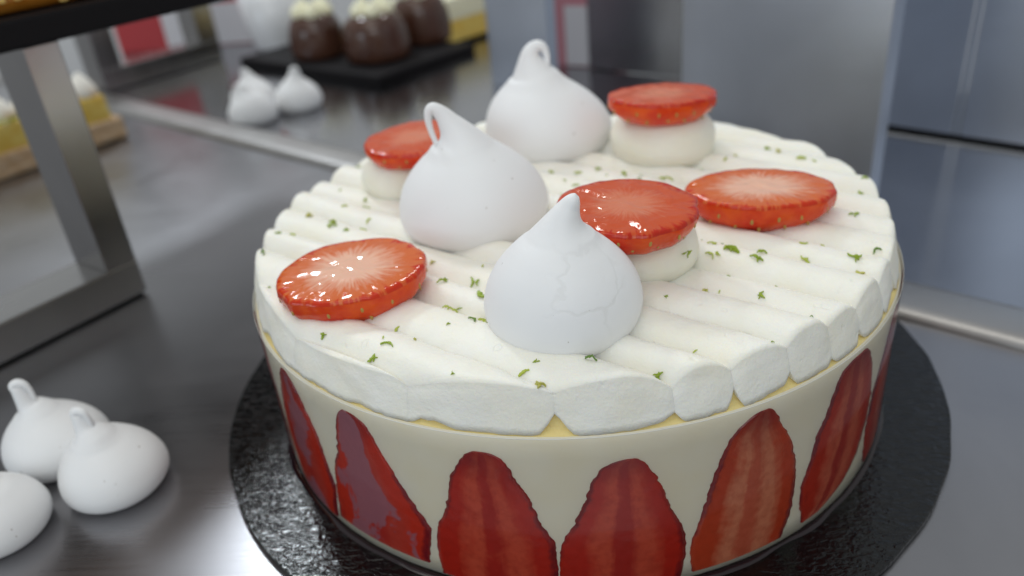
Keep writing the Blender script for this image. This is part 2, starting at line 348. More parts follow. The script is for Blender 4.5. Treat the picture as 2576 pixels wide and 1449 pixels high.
# piped cream ridges, one strip per rope of cream
RC = 87.3; DA = math.radians(-35); DX, DY = math.cos(DA), math.sin(DA); NX, NY = -DY, DX
val = [-0.945, -0.812, -0.658, -0.533, -0.412, -0.28, -0.15, -0.015, 0.115, 0.25, 0.375, 0.505, 0.63, 0.76, 0.875]
val = [-RC + 0.02] + [(v + random.uniform(-0.013, 0.013)) * 90 for v in val] + [RC - 0.02]
CR = [56.1 + random.uniform(-0.7, 0.7) for _ in val]
AMP = [[random.choice((0.0, 0.0, 1.5, 3.0, 4.5)) for _ in val] for _ in range(2)]
VZ = [53.3 + random.uniform(-1.1, 1.1) for _ in val]
def ridge_z(k, t, s):
    crest = CR[k] + 0.45 * nz(s * 0.05, k * 7.3) + 0.22 * nz(s * 0.22, k * 3.1, t) + 0.3 * nz(s * 0.028, k * 2.1)
    last = len(val) - 2
    b = k if t < 0 else k + 1
    low = VZ[b] + 0.6 * nz(s * 0.08, b * 1.7, 5) + 0.25 * nz(s * 0.35, b * 2.9)
    if k == 0 and t < 0 or k == last and t > 0: low = crest - 1.2
    if k in (0, last): crest -= 1.4
    f = abs(t) ** 2.4
    return crest + (low - crest) * f + 0.10 * nz(s * 1.1, t * 4, k) * (1 - f)
def top_z(x, y):
    u = x * NX + y * NY; s = x * DX + y * DY
    for k in range(len(val) - 1):
        if val[k] <= u <= val[k + 1]: return ridge_z(k, 2 * (u - val[k]) / (val[k + 1] - val[k]) - 1, s)
    return 52.0
for k in range(len(val) - 1):
    a, b = val[k], val[k + 1]; nt = 20; ns = 110; edge = k in (0, len(val) - 2)
    V = []; F = []; nt = 26 if edge else 20
    pa, pb = math.asin(max(a / RC, -1)), math.asin(min(b / RC, 1))
    if k == 0: pa = -math.pi / 2
    if k == len(val) - 2: pb = math.pi / 2
    ts = []
    for i in range(nt + 1):
        u = RC * math.sin(pa + (pb - pa) * i / nt); t = 2 * (u - a) / (b - a) - 1; ts.append(t)
        se = math.sqrt(max(RC * RC - u * u, 0.0))
        for j in range(ns + 1):
            # samples bunch near both ends so the cut edge can be rounded off
            q = -math.cos(math.pi * j / ns); s = se * q
            z = ridge_z(k, t, s)
            de = min(se * (1 - abs(q)), RC - math.hypot(u, s))
            if de < 1.5: z -= 1.05 * (1 - math.sqrt(max(0, 1 - (1 - de / 1.5) ** 2)))
            uu = u
            if i in (0, nt) and 0.5 < se:
                fl = min(1.0, de / 4)
                uu = u + fl * (0.35 * nz(s * 0.12, (k + (i == nt)) * 9.7) + 0.15 * nz(s * 0.6, (k + (i == nt)) * 4.3))
            x = DX * s + NX * uu; y = DY * s + NY * uu
            V.append((x * MM, y * MM, z * MM))
    nc = ns + 1
    F += [(i * nc + j, i * nc + j + 1, (i + 1) * nc + j + 1, (i + 1) * nc + j) for i in range(nt) for j in range(ns)]
    # cut end walls at both ends of the rope
    for side in (0, ns):
        amp = (AMP[side > 0][k], AMP[side > 0][k + 1]); base = len(V); nw = 7
        for i, t in enumerate(ts):
            x0, y0, z0 = V[i * nc + side]; th = math.atan2(y0, x0)
            tt = t if not edge else ((t + 1) / 2 if k == 0 else (t - 1) / 2)
            zb = RIM + 0.1 + (amp[0] if tt < 0 else amp[1]) * max(0, (abs(tt) - 0.74) / 0.26)
            zb += 3.4 * max(0, nz(th * 8, 0.7, 2.0) - 0.10) + 0.6 * max(0, nz(th * 45, 2.2)) + 0.25 * nz(th * 110, 1.1)
            zb = max(zb, RIM - 0.2)
            for jw in range(1, nw + 1):
                q = jw / nw; z = z0 / MM + (zb - z0 / MM) * q
                rr = RC + (89.5 - RC) * ((z0 / MM - z) / (z0 / MM - RIM)) ** 0.8 + 0.4 * min(1.0, (z0 / MM - z) / 2.0) * nz(th * 14, z * 0.2, 4.4)
                V.append((rr * math.cos(th) * MM, rr * math.sin(th) * MM, z * MM))
            V.append((86.0 * math.cos(th) * MM, 86.0 * math.sin(th) * MM, (zb + 0.3) * MM))
        m_ = nw + 1
        for i in range(nt):
            F.append((i * nc + side, (i + 1) * nc + side, base + (i + 1) * m_, base + i * m_))
            for jw in range(nw): F.append((base + i * m_ + jw, base + (i + 1) * m_ + jw, base + (i + 1) * m_ + jw + 1, base + i * m_ + jw + 1))
    obj('cream_ridge', V, F, CREAM, cake)

# strawberry halves pressed against the film: left and right outline as (turn in degrees, height in mm), tip first
HALVES = [
 ('a', HALF_MILK, [(-140.9, 42.2), (-143.8, 36), (-147, 26), (-149, 15), (-147, 5.0), (-144, 1.5)], [(-140.9, 42.2), (-135.8, 34.0), (-133.8, 27.6), (-133.0, 20.1), (-132.0, 13), (-134, 1.5)]),
 ('b', HALF_MILK, [(-124.5, 42.1), (-126.6, 38.6), (-127.4, 34.5), (-128.6, 27.6), (-130.3, 22.8), (-131.6, 16.0), (-133.0, 3.0)], [(-124.2, 42.1), (-121.1, 40.3), (-119.0, 33.7), (-116.6, 26.4), (-114.4, 20.2), (-112.2, 14.7), (-113.6, 3.0)]),
 ('c', HALF_DARK, [(-103.4, 40.1), (-106.1, 36.5), (-108.0, 31.0), (-108.7, 25.5), (-109.9, 20.2), (-111.4, 15.9), (-112.0, 11.2), (-112.1, 6.0), (-111.8, 1.0)], [(-102.8, 40.1), (-100.3, 38.5), (-98.6, 32.8), (-97.0, 28.2), (-95.7, 20.7), (-93.9, 15.7), (-93.8, 8), (-94.0, 1)]),
 ('d', HALF_DARK, [(-83.8, 37.9), (-87.0, 36.1), (-88.6, 32.3), (-89.4, 28.0), (-91.2, 21.2), (-93.4, 14.7), (-93.8, 8.9), (-93.8, 1)], [(-83.3, 37.9), (-81.6, 35.8), (-79.6, 30.0), (-78.2, 23.1), (-76.3, 16.7), (-75.7, 12.4), (-75.7, 7.9), (-76.4, 1)]),
 ('e', HALF_ORANGE, [(-64.8, 42.2), (-67.7, 40.5), (-69.8, 37.3), (-71.3, 32.0), (-72.3, 27.3), (-73.3, 21.3), (-74.3, 15.1), (-75.3, 10.5), (-75.0, 2)], [(-64.5, 42.2), (-62.0, 36.9), (-59.5, 30.5), (-58.1, 22.9), (-57.8, 17.0), (-58.0, 9.0), (-59.6, 2)]),
 ('f', HALF_RED, [(-46.0, 42.6), (-49.5, 41.5), (-51.2, 37.4), (-52.7, 31.3), (-54.4, 27.4), (-55.0, 21.4), (-56.5, 14.7), (-56.4, 8.8), (-55.2, 2.5)], [(-44.0, 42.6), (-40.3, 34.8), (-38.8, 26.2), (-39.0, 18.4), (-41.1, 9.9), (-45.6, 5.0), (-52.0, 2.5)]),
 ('g', HALF_RED, [(-29, 41), (-34, 33), (-37.5, 24), (-38.4, 14), (-37, 2)], [(-28, 41), (-24, 33), (-21, 22), (-20, 12), (-22, 2)]),
 ('h', HALF_DARK, [(-9, 40), (-14, 32), (-18, 18), (-18, 2)], [(-8, 40), (-4, 32), (0, 18), (-1, 2)]),
 ('i', HALF_DARK, [(-163, 41), (-167, 33), (-170, 20), (-170, 2)], [(-162, 41), (-157, 33), (-153, 20), (-153, 2)]),
]
def interp(L, z):
    """turn of the outline at height z; taken over sqrt(distance below the tip) so the tip is rounded"""
    L = sorted(L, key=lambda q: -q[1]); zt = L[0][1] + 0.01; w = math.sqrt(max(zt - z, 0))
    for p, q in zip(L, L[1:]):
        a, b = math.sqrt(zt - p[1]), math.sqrt(zt - q[1])
        if a <= w <= b: return p[0] + (q[0] - p[0]) * (w - a) / max(b - a, 1e-6)
    return L[0][0] if w < 0.2 else L[-1][0]
for idx, (nm, mat, Lo, Ro) in enumerate(HALVES):
    zt = max(Lo[0][1], Ro[0][1]); z0 = min(Lo[-1][1], Ro[-1][1]); nr, nc = 90, 30; V, UV = [], []
    for i in range(nr):
        v = 1 - (1 - i / (nr - 1)) ** 2.2; z = z0 + (zt - z0) * v
        l, r = interp(Lo, z), interp(Ro, z)
        l -= 0.35; r += 0.35; jag = 0.3 if i < nr - 1 else 0
        l += jag * (nz(z * 0.6, idx * 5.0) + 0.55 * nz(z * 1.3, idx * 9.0)); r += jag * (nz(z * 0.6, idx * 5.0 + 40) + 0.55 * nz(z * 1.3, idx * 9.0 + 50))
        if r < l + 0.4: r = l + 0.4
        for j in range(nc):
            q = j / (nc - 1); e = min(q, 1 - q); th = math.radians(l + (r - l) * q)
            rr = R + 0.38 + 0.06 * nz(th * 60, z * 0.5, idx) - (1.4 if e == 0 else 0) - (0.5 if i == nr - 1 else 0)
            V.append((rr * math.cos(th) * MM, rr * math.sin(th) * MM, z * MM)); UV.append((q, v))
    obj('strawberry_half', V, grid_faces(nr, nc, False), mat, cake, uvs=UV)

# ------------------------------------------------------------------ meringues
def sweep(P, seg=48, n=90, lump=0.0, seed=0):
    """P: (x, y, z, radius) in mm along the spine; rings perpendicular to the spine"""
    C = catmull(P, n); V = []
    side = Vector((1, 0, 0)); rmax = max(c[3] for c in C)
    for i, (x, y, z, r) in enumerate(C):
        a = Vector(C[max(i - 1, 0)][:3]); b = Vector(C[min(i + 1, n - 1)][:3]); d = b - a
        d = d.normalized() if d.length > 1e-6 else Vector((0, 0, 1))
        rr_ = r / rmax; k_ = min(max((0.42 - rr_) / 0.26, 0), 1); d = (Vector((0, 0, 1)) * (1 - k_) + d * k_).normalized() if d.z > -0.2 else d
        side = (side - d * side.dot(d)).normalized(); up = d.cross(side)
        for j in range(seg):
            t = 2 * math.pi * j / seg; k = r * (1 + lump * nz(math.cos(t) * 0.9 + seed, math.sin(t) * 0.9, z * 0.05))
            p = Vector((x, y, z)) + (side * math.cos(t) + up * math.sin(t)) * max(k, 0.02); V.append(tuple(p * MM))
    F = grid_faces(n, seg, True); F.append(list(reversed(range(seg)))); F.append([(n - 1) * seg + j for j in range(seg)])
    return V, F
BODY = [(0.0, 0.80), (0.05, 0.88), (0.18, 0.965), (0.36, 1.0), (0.55, 0.975), (0.74, 0.905), (0.92, 0.79), (1.08, 0.645), (1.20, 0.515)]
def meringue(label, base, r, neck, rot=0, tilt=(0, 0), group=None, body=1.0, lump=0.04, seed=0, lean=(0, 0)):
    """neck: points (x, y, z, radius) in units of r continuing from the body"""
    t = thing('meringue', label, 'meringue', (base[0] * MM, base[1] * MM, base[2] * MM), rot, group)
    t.rotation_euler = (tilt[0], tilt[1], rot)
    P = [(lean[0] * z * z * r, lean[1] * z * z * r, z * body * r, q * r) for z, q in BODY] + [tuple(c * r for c in p) for p in neck]
    V, F = sweep(P, 48, 100, lump, seed); obj('meringue_body', V, F, MERINGUE, t); return t
def zat(x, y): return top_z(x, y)
G1 = 'meringues on the cake'
m1 = meringue('white meringue with cracked shell and closed tip at the front of the cake', (-1.5, -61.5, 53.0), 17.4,
    [(0.03, 0, 1.31, 0.395), (0.06, 0, 1.42, 0.285), (0.10, 0, 1.53, 0.20), (0.15, 0, 1.64, 0.14), (0.20, -0.01, 1.73, 0.095), (0.235, -0.01, 1.78, 0.05), (0.245, -0.01, 1.79, 0.015)], seed=1, group=G1)
m1.children[0].data.materials[0] = CRACKED
m2 = meringue('white meringue with looped tip drooping left, between two sliced strawberries on the cake', (-25.0, -5.5, 53.0), 21.0,
    [(-0.07, 0, 1.18, 0.405), (-0.10, 0, 1.27, 0.30), (-0.145, 0, 1.37, 0.215), (-0.20, 0, 1.47, 0.155), (-0.26, 0, 1.57, 0.115), (-0.33, -0.01, 1.655, 0.085), (-0.395, -0.02, 1.69, 0.068), (-0.445, -0.03, 1.645, 0.055), (-0.46, -0.04, 1.54, 0.045), (-0.445, -0.05, 1.42, 0.038), (-0.415, -0.06, 1.30, 0.034), (-0.37, -0.06, 1.14, 0.03)],
    seed=4, lean=(-0.03, 0), group=G1, body=0.90)
m3 = meringue('rearmost white meringue with looped tip drooping right, touching a cream dollop', (-3.8, 57.5, 53.0), 22.2,
    [(-0.13, 0, 1.13, 0.41), (-0.165, 0, 1.22, 0.315), (-0.185, 0, 1.32, 0.24), (-0.19, 0, 1.42, 0.18), (-0.175, 0, 1.50, 0.14), (-0.13, 0, 1.565, 0.11), (-0.06, -0.01, 1.60, 0.085), (0.01, -0.02, 1.57, 0.065), (0.05, -0.03, 1.48, 0.05), (0.06, -0.05, 1.36, 0.042), (0.05, -0.06, 1.24, 0.038), (0.03, -0.05, 1.10, 0.035)],
    seed=9, lean=(-0.08, 0), group=G1, body=0.86)
def tipneck(dx, h, curl, b):
    s = 1 if curl > 0 else -1; b *= 1.2
    return [(dx * 0.4, 0, b + 0.10, 0.405), (dx * 0.55, 0, b + 0.20, 0.30), (dx * 0.72, 0, b + 0.32, 0.20), (dx * 0.88, 0, h - 0.11, 0.135), (dx, 0, h, 0.105), (dx + s * 0.09, 0, h + 0.06, 0.085), (dx + s * 0.19, 0, h + 0.02, 0.07), (dx + s * 0.25, 0, h - 0.10, 0.055), (dx + s * 0.27, 0, h - 0.26, 0.045), (dx + s * 0.27, 0, h - 0.60, 0.04)]
G2 = 'meringues lying on the counter at left front'
meringue('white meringue with open loop tip, rear one of three on near counter', (-155.5, -31.5, TZ), 14.6, tipneck(-0.34, 1.84, 1, 0.92), rot=0.1, group=G2, seed=11, lean=(-0.08, 0), body=0.92)
meringue('white egg-shaped meringue with loop tip, right one of three on near counter', (-131.5, -45.0, TZ), 14.4, tipneck(-0.34, 1.74, 1, 0.92), rot=-0.2, group=G2, seed=14, body=0.92, lean=(-0.09, 0.02))
meringue('white meringue cropped by the left picture edge, front of three on counter', (-156.5, -61.5, TZ), 13.4, tipneck(-0.2, 1.5, 1, 0.92), group=G2, seed=17, body=0.92)
G3 = 'meringues lying on the counter behind the cake'
meringue('small blurred meringue, front left one of three lying beyond the seam', (-207.5, 314.0, TZ), 16.4, tipneck(-0.28, 1.45, -1, 0.92), group=G3, seed=21, body=0.92)
meringue('small blurred meringue, right one of three lying beyond the seam', (-182.5, 338.0, TZ), 16.8, tipneck(0.02, 1.60, 1, 0.92), group=G3, seed=24, body=0.92)
meringue('small blurred meringue, rear one of three lying beyond the seam', (-219.0, 352.0, TZ), 16.4, tipneck(-0.05, 1.55, -1, 0.92), group=G3, seed=27, body=0.92)

# ------------------------------------------------------------------ cream dollops
def dollop(label, x, y, r, h, seed):
    z = 53.0
    t = thing('cream_dollop', label, 'cream dollop', (x * MM, y * MM, z * MM), 0, 'cream dollops under strawberry slices')
    V = []; prof = [(0.76, 0), (0.90, 0.11), (0.985, 0.27), (1.0, 0.42), (0.95, 0.60), (0.83, 0.78), (0.66, 0.91), (0.42, 1.0), (0.02, 1.02)]
    n = 64; PP = catmull([(a, b) for a, b in prof], 40)
    for a, b in PP:
        for j in range(n):
            th = 2 * math.pi * j / n; q = r * a * (1 + 0.05 * nz(math.cos(th) + seed, math.sin(th), b * 1.5) + 0.018 * math.sin(th * 2 + b * 9 + seed))
            V.append((q * math.cos(th) * MM, q * math.sin(th) * MM, b * h * MM))
    F = grid_faces(len(PP), n, True); F.append([(len(PP) - 1) * n + j for j in range(n)]); F.append(list(reversed(range(n))))
    obj('piped_blob', V, F, CREAM2, t); return t
dollop('round cream dollop under the strawberry slice behind the front meringue', 17.5, -36.5, 14.6, 15.5, 1)
dollop('round cream dollop under the rearmost strawberry slice right of the rear meringue', 33.3, 39.5, 17.2, 17.0, 2)
dollop('round cream dollop under the partly hidden slice left of the looped meringue', -50.0, 26.0, 13.5, 14.5, 3)

# ------------------------------------------------------------------ strawberry slices
def strawberry_slice(label, x, y, z, ra, rb, h, rot, tilt, face, seed, nseed=26, taper=0.88):
    t = thing('strawberry_slice', label, 'strawberry', (x * MM, y * MM, z * MM), 0, 'sliced strawberries on the cake')
    t.rotation_euler = (tilt[0], tilt[1], rot)
    n = 120
    def rad(th):
        c, s = math.cos(th), math.sin(th); e = ra * rb / math.hypot(rb * c, ra * s)
        return e * (1 + 0.06 * nz(c * 1.4 + seed * 3, s * 1.4) + 0.035 * nz(c * 4 + seed, s * 4) + 0.010 * nz(c * 14, s * 14 + seed))
    V, UV = [], []; rings = [0.05, 0.1, 0.2, 0.32, 0.44, 0.56, 0.68, 0.8, 0.9, 0.96]
    for q in rings:
        for j in range(n):
            th = 2 * math.pi * j / n; r = rad(th) * q; xx, yy = r * math.cos(th), r * math.sin(th)
            V.append((xx * MM, yy * MM, (h + 0.22 * nz(xx * 0.22, yy * 0.22, seed) - 0.25 * q ** 4) * MM)); UV.append((q, j / n))
    nf = len(rings); F = grid_faces(nf, n, True); F.append(list(range(n)))
    # rounded shoulder belongs to the cut face
    for q, dz in ((0.985, -0.5), (1.0, -1.1)):
        for j in range(n):
            th = 2 * math.pi * j / n; r = rad(th) * q; V.append((r * math.cos(th) * MM, r * math.sin(th) * MM, (h + dz) * MM)); UV.append((1.0, j / n))
    ci = len(V); V.append((0, 0, (h + 0.22 * nz(0, 0, seed)) * MM)); UV.append((0.0, 0.0))
    F = grid_faces(nf + 2, n, True) + [(ci, j, (j + 1) % n) for j in range(n)]
    obj('cut_face', V, F, face, t, uvs=UV)
    V = []; prof = [(1.0, h - 1.1), (1.004, h * 0.72), (0.992, h * 0.52), (0.955 - (0.88 - taper) * 0.35, h * 0.3), (0.905 - (0.88 - taper) * 0.75, h * 0.12), (taper, 0.0), (0.1, 0.0)]
    for q, zz in prof:
        for j in range(n):
            th = 2 * math.pi * j / n; r = rad(th) * q * (1 + (0.008 * nz(math.cos(th) * 18, math.sin(th) * 18, zz * 1.3) if zz < h - 1.2 else 0)); V.append((r * math.cos(th) * MM, r * math.sin(th) * MM, zz * MM))
    sk = obj('skin', V, grid_faces(len(prof), n, True) + [[(len(prof) - 1) * n + j for j in reversed(range(n))]], SKIN, t)
    rs = random.Random(seed)
    for k in range(nseed):
        th = 2 * math.pi * (k + rs.uniform(-0.3, 0.3)) / nseed; q = 0.25 if k % 2 else 0.55; q += rs.uniform(-0.06, 0.06)
        k_ = 0.93 + (0.06 if q > 0.4 else 0.0) - (0.88 - taper) * max(0, 0.45 - q) * 1.2
        s = obj('seed', SEEDV, SEEDF, SEED, t) if strawberry_slice.me is None else bpy.data.objects.new('seed', strawberry_slice.me)
        if strawberry_slice.me is None: strawberry_slice.me = s.data
        else: sc.collection.objects.link(s); s.parent = t
        r = rad(th) * k_; s.location = (r * math.cos(th) * MM, r * math.sin(th) * MM, q * h * MM); s.rotation_euler = (0, -0.35 if q < 0.4 else 0, th)
    return t
strawberry_slice.me = None
SEEDV, SEEDF = [], []
for i in range(6):
    a = math.pi * i / 5
    for j in range(8):
        b = 2 * math.pi * j / 8; SEEDV.append((0.26 * math.sin(a) * math.cos(b) * MM, 0.42 * math.sin(a) * math.sin(b) * MM, 0.74 * math.cos(a) * MM))
SEEDF = grid_faces(6, 8, True)
strawberry_slice('largest glossy strawberry slice lying on the cream ridges at the left rim', -52.0, -44.5, 54.2, 18.6, 15.6, 8.2, 0.15, (0.03, -0.03), SLICE_A, 1, taper=0.82)
strawberry_slice('wet deep red strawberry slice on a dollop behind the front meringue', 14.2, -42.0, 67.0, 16.6, 14.8, 6.0, 0.1, (0.06, 0.05), SLICE_B, 2)
strawberry_slice('pale-centred strawberry slice lying on the ridges at the right of the cake', 52.0, -14.0, 54.3, 19.4, 13.6, 8.8, -0.05, (0.0, 0.02), SLICE_A, 3, taper=0.74)
strawberry_slice('rearmost strawberry slice on a dollop right of the rear meringue', 32.5, 34.0, 68.6, 17.2, 12.6, 7.6, 0.1, (0.0, 0.03), SLICE_B, 4, taper=0.74)
strawberry_slice('strawberry slice on a dollop half hidden by the looped meringue at the left', -44.5, 23.0, 66.6, 15.8, 14.2, 5.4, 0.35, (0.05, -0.03), SLICE_B, 5)

# ------------------------------------------------------------------ lime zest
def zest_mesh(seed):
    rs = random.Random(seed * 13 + 5); V, F = [], []; n = 9
    for strand in range(rs.choice((1, 2, 2, 3))):
        V0 = len(V)
        L = rs.uniform(1.6, 3.4) * (1 if strand == 0 else 0.55); wdt = rs.uniform(0.16, 0.42); bend = rs.uniform(-2.4, 2.4); lift = rs.uniform(0.05, 0.5)
        x = rs.uniform(-0.5, 0.5) if strand else 0.0; y = rs.uniform(-0.5, 0.5) if strand else 0.0; a = rs.uniform(0, 6.28)
        x -= math.cos(a) * L * 0.45; y -= math.sin(a) * L * 0.45
        for i in range(n):
            t = i / (n - 1); wd = wdt * (0.3 + math.sin(math.pi * min(max(t, 0.06), 0.94))) * (1 + 0.9 * nz(i * 1.9, seed * 3.3 + strand * 7))
            z = 0.05 + lift * math.sin(math.pi * t) * (1 + nz(i * 0.8, seed * 1.7))
            px, py = -math.sin(a), math.cos(a)
            for s, dz in ((-0.5, 0.16 + 0.25 * nz(i * 1.3, seed + strand)), (0.5, 0.20 + 0.25 * nz(i, seed)), (0.5, -0.12), (-0.5, -0.12)):
                V.append(((x + px * wd * s) * MM, (y + py * wd * s) * MM, (z + dz) * MM))
            x += math.cos(a) * L / n; y += math.sin(a) * L / n; a += bend / n + rs.uniform(-0.4, 0.4)
        F += [[v + V0 for v in q] for q in grid_faces(n, 4, True)] + [[V0 + 3, V0 + 2, V0 + 1, V0], [V0 + (n - 1) * 4 + q for q in range(4)]]
    me = bpy.data.meshes.new('zest'); me.from_pydata(V, [], F); me.update(); me.materials.append(ZEST[(0, 0, 1, 0, 1, 2, 0, 3, 1, 0)[seed % 10]]); return me
ZM = [zest_mesh(i) for i in range(20)]
ZP = [(-67.4, -4.3), (-62.4, -8.3), (-58.0, -6.2), (-82.0, -7.9), (-77.3, -10.1), (-81.9, -22.0), (-75.6, -39.6), (-34.7, -31.4), (-21.1, -35.8), (-22.6, -42.1), (-30.5, -43.5), (-21.1, -51.6), (-28.3, -54.6), (-26.0, -52.8), (-19.8, -58.9), (-21.6, -62.2), (-26.9, -64.0), (-34.1, -68.0), (-41.0, -67.8), (-39.5, -69.4), (-42.5, -73.5), (-55.6, -63.6), (-39.4, -62.3), (-7.3, -80.0), (-10.0, -82.0), (3.3, -81.4), (-24.4, -82.8), (-6.7, -86.0), (5.3, 25.9), (11.4, 25.9), (19.5, 19.9), (0.9, 18.0), (-0.4, 9.4), (-1.8, 0.5), (31.5, 14.1), (23.6, 14.6), (65.7, 33.4), (68.4, 29.6), (73.9, 23.5), (84.0, 6.9), (85.4, 1.7), (82.7, -2.6), (76.6, -13.6), (74.8, -20.2), (63.6, -32.7), (74.3, -38.4), (67.6, -44.7), (67.0, -47.9), (56.8, -40.3), (46.9, -39.3), (44.6, -42.9), (40.4, -37.3), (36.0, -38.5), (34.2, -29.9), (36.2, -33.1), (39.1, -31.7), (38.0, -44.8), (30.9, -52.7), (34.1, -53.7), (46.7, -52.0), (42.1, -57.6), (21.5, -57.0), (58.0, -35.4), (59.0, 43.1), (76.9, 20.6), (52.7, 53.1), (59.3, 52.2), (55.4, 31.6), (50.6, 24.0), (43.0, 19.3), (-71.2, 23.4), (-69.4, 44.8), (-3.0, 29.6), (4.0, 13.7), (1.8, 6.6), (24.3, 18.5), (14.0, 20.9), (-76.2, 3.6), (-66.2, 7.8), (-60.1, 8.2), (-61.6, 14.8), (-67.8, -1.9), (-57.4, -2.2), (40.2, -76.4), (24.9, -76.4), (51.1, -66.2), (17.0, -82.8)]
BIG = {11: 1.5, 10: 1.3, 9: 1.4, 12: 1.4, 14: 1.4, 38: 1.7, 51: 1.9, 45: 1.3, 46: 1.4, 52: 1.4, 49: 1.3, 48: 1.3, 36: 1.4, 34: 1.6, 24: 1.3, 20: 1.2}
LAND = [(-52, -45, 'by the largest strawberry slice at left'), (-25, -5, 'by the left looped meringue'), (-4, 57, 'by the rear meringue'), (-1.5, -61, 'by the front cracked meringue'), (15, -42, 'by the slice behind the front meringue'), (52, -13, 'by the pale-centred slice at right'), (33, 36, 'by the rearmost slice on a dollop'), (-46, 24, 'by the half hidden slice at left'), (72, -45, 'at the right front rim'), (45, -72, 'at the front right rim'), (80, 5, 'at the far right rim'), (-75, 0, 'at the far left rim'), (62, 48, 'at the back right rim'), (-45, -75, 'at the front left rim')]
for i, (x, y) in enumerate(ZP):
    if math.hypot(x, y) > 86.6: k = 86.4 / math.hypot(x, y); x, y = x * k, y * k
    d = 1.4; zx = (top_z(x + d, y) - top_z(x - d, y)) / (2 * d); zy = (top_z(x, y + d) - top_z(x, y - d)) / (2 * d)
    o = bpy.data.objects.new('lime_zest', ZM[i % 20]); sc.collection.objects.link(o)
    nrm = Vector((-zx, -zy, 1)).normalized(); q = nrm.to_track_quat('Z', 'Y')
    o.rotation_mode = 'QUATERNION'; o.rotation_quaternion = q @ Matrix.Rotation(random.uniform(0, 6.28), 4, 'Z').to_quaternion()
    s = BIG.get(i, random.choice((0.45, 0.6, 0.9, 1.1, 1.3, 1.5))); o.scale = (s, s, s)
    o.location = (x * MM, y * MM, (top_z(x, y) + 0.06) * MM)
    where = min(LAND, key=lambda q: (q[0] - x) ** 2 + (q[1] - y) ** 2)[2]
    tag(o, ('large' if s >= 1.3 else 'tiny') + ' green lime peel shred on the cream ' + where, 'lime zest', 'lime zest shreds ' + where)
for x, y, z, tl, k in ((27.5, -47.0, 61.5, 1.2, 3), (-45.0, 13.0, 65.0, 1.1, 5), (33.0, 24.2, 60.5, 1.35, 8), (41.5, 26.2, 58.5, 1.3, 13)):
    o = bpy.data.objects.new('lime_zest', ZM[k]); sc.collection.objects.link(o); o.location = (x * MM, y * MM, z * MM); o.rotation_euler = (tl, 0, 0.3)
    tag(o, 'tiny green shred of lime peel stuck to the side of a cream dollop', 'lime zest', 'lime zest shreds on the dollops')

# ------------------------------------------------------------------ steel frame stand with tray at the left
D2 = Vector((0.53919, 0.84218, 0)); D1 = Vector((D2.y, -D2.x, 0)); A2 = math.atan2(D2.y, D2.x)
def frame_stand(label, corner, width, h0, h1, face, foot, depth, mat, group=None):
    """rectangular frame of steel tube in the upright plane along D2; corner = outer far bottom corner"""
    t = thing('steel_frame_stand', label, 'stand', (corner[0] * MM, corner[1] * MM, TZ * MM), A2, group)
    def bar(nm, x0, x1, z0, z1, y0=0.0, y1=None):
        y1 = depth if y1 is None else y1
        V, F = box((0.5 * (x0 + x1) * MM, 0.5 * (y0 + y1) * MM, 0.5 * (z0 + z1) * MM), ((x1 - x0) * MM, (y1 - y0) * MM, (z1 - z0) * MM), 0, 0.5 * MM)
        return obj(nm, V, F, mat, t, smooth=False)
    bar('leg', -face, 0, foot + 0.05, h1); bar('leg', -width, -width + face, foot + 0.05, h1)
    bar('foot_rail', -width, 0, 1.2, foot)
    V, F = box((-width / 2 * MM, depth / 2 * MM, 0.6 * MM), ((width - 3) * MM, (depth - 3) * MM, 1.2 * MM)); obj('foot_pad', V, F, GAP, t, smooth=False)
    return t
frame_stand('brushed steel frame stand holding up the black tray at the left edge', (-175.4, 71.6), 130, 0, 103.4, 13, 15.3, 24, STEEL_F)
frame_stand('blurred steel frame stand in the back left before the red carton', (-306, 527), 118, 0, 120, 20, 18, 24, STEEL_F)
tray = thing('black_tray', 'black tray edge on the steel stand in the top left corner', 'tray', ((-175.4 + 3 * D1.x) * MM, (71.6 + 3 * D1.y) * MM, 101.45 * MM), A2)
V, F = box((-20 * MM, 60 * MM, 5 * MM), (330 * MM, 120 * MM, 10 * MM), 0, 1.2 * MM); obj('tray_slab', V, F, BLACK, tray, smooth=False)
oc = thing('orange_glazed_cake', 'orange glazed cake with gold crumbs on the black tray at top left', 'cake', ((-175.4 - 1 * D1.x) * MM, (71.6 - 1 * D1.y) * MM, 111.45 * MM), A2)
V, F = box((-45 * MM, 60 * MM, 20 * MM), (200 * MM, 110 * MM, 40 * MM), 0, 5 * MM); obj('glazed_body', V, F, CARAMEL, oc)
for k in range(26):
    V, F = box((0, 0, 0), (random.uniform(1.5, 3.5) * MM, random.uniform(1.5, 3) * MM, random.uniform(1.2, 2.4) * MM), random.random() * 3, 0.4 * MM)
    obj('crumb', V, F, CRUMB, oc, smooth=False, loc=(random.uniform(-120, 45) * MM, random.uniform(4.6, 5.6) * MM, random.uniform(1.0, 9) ** 1.0 * MM))

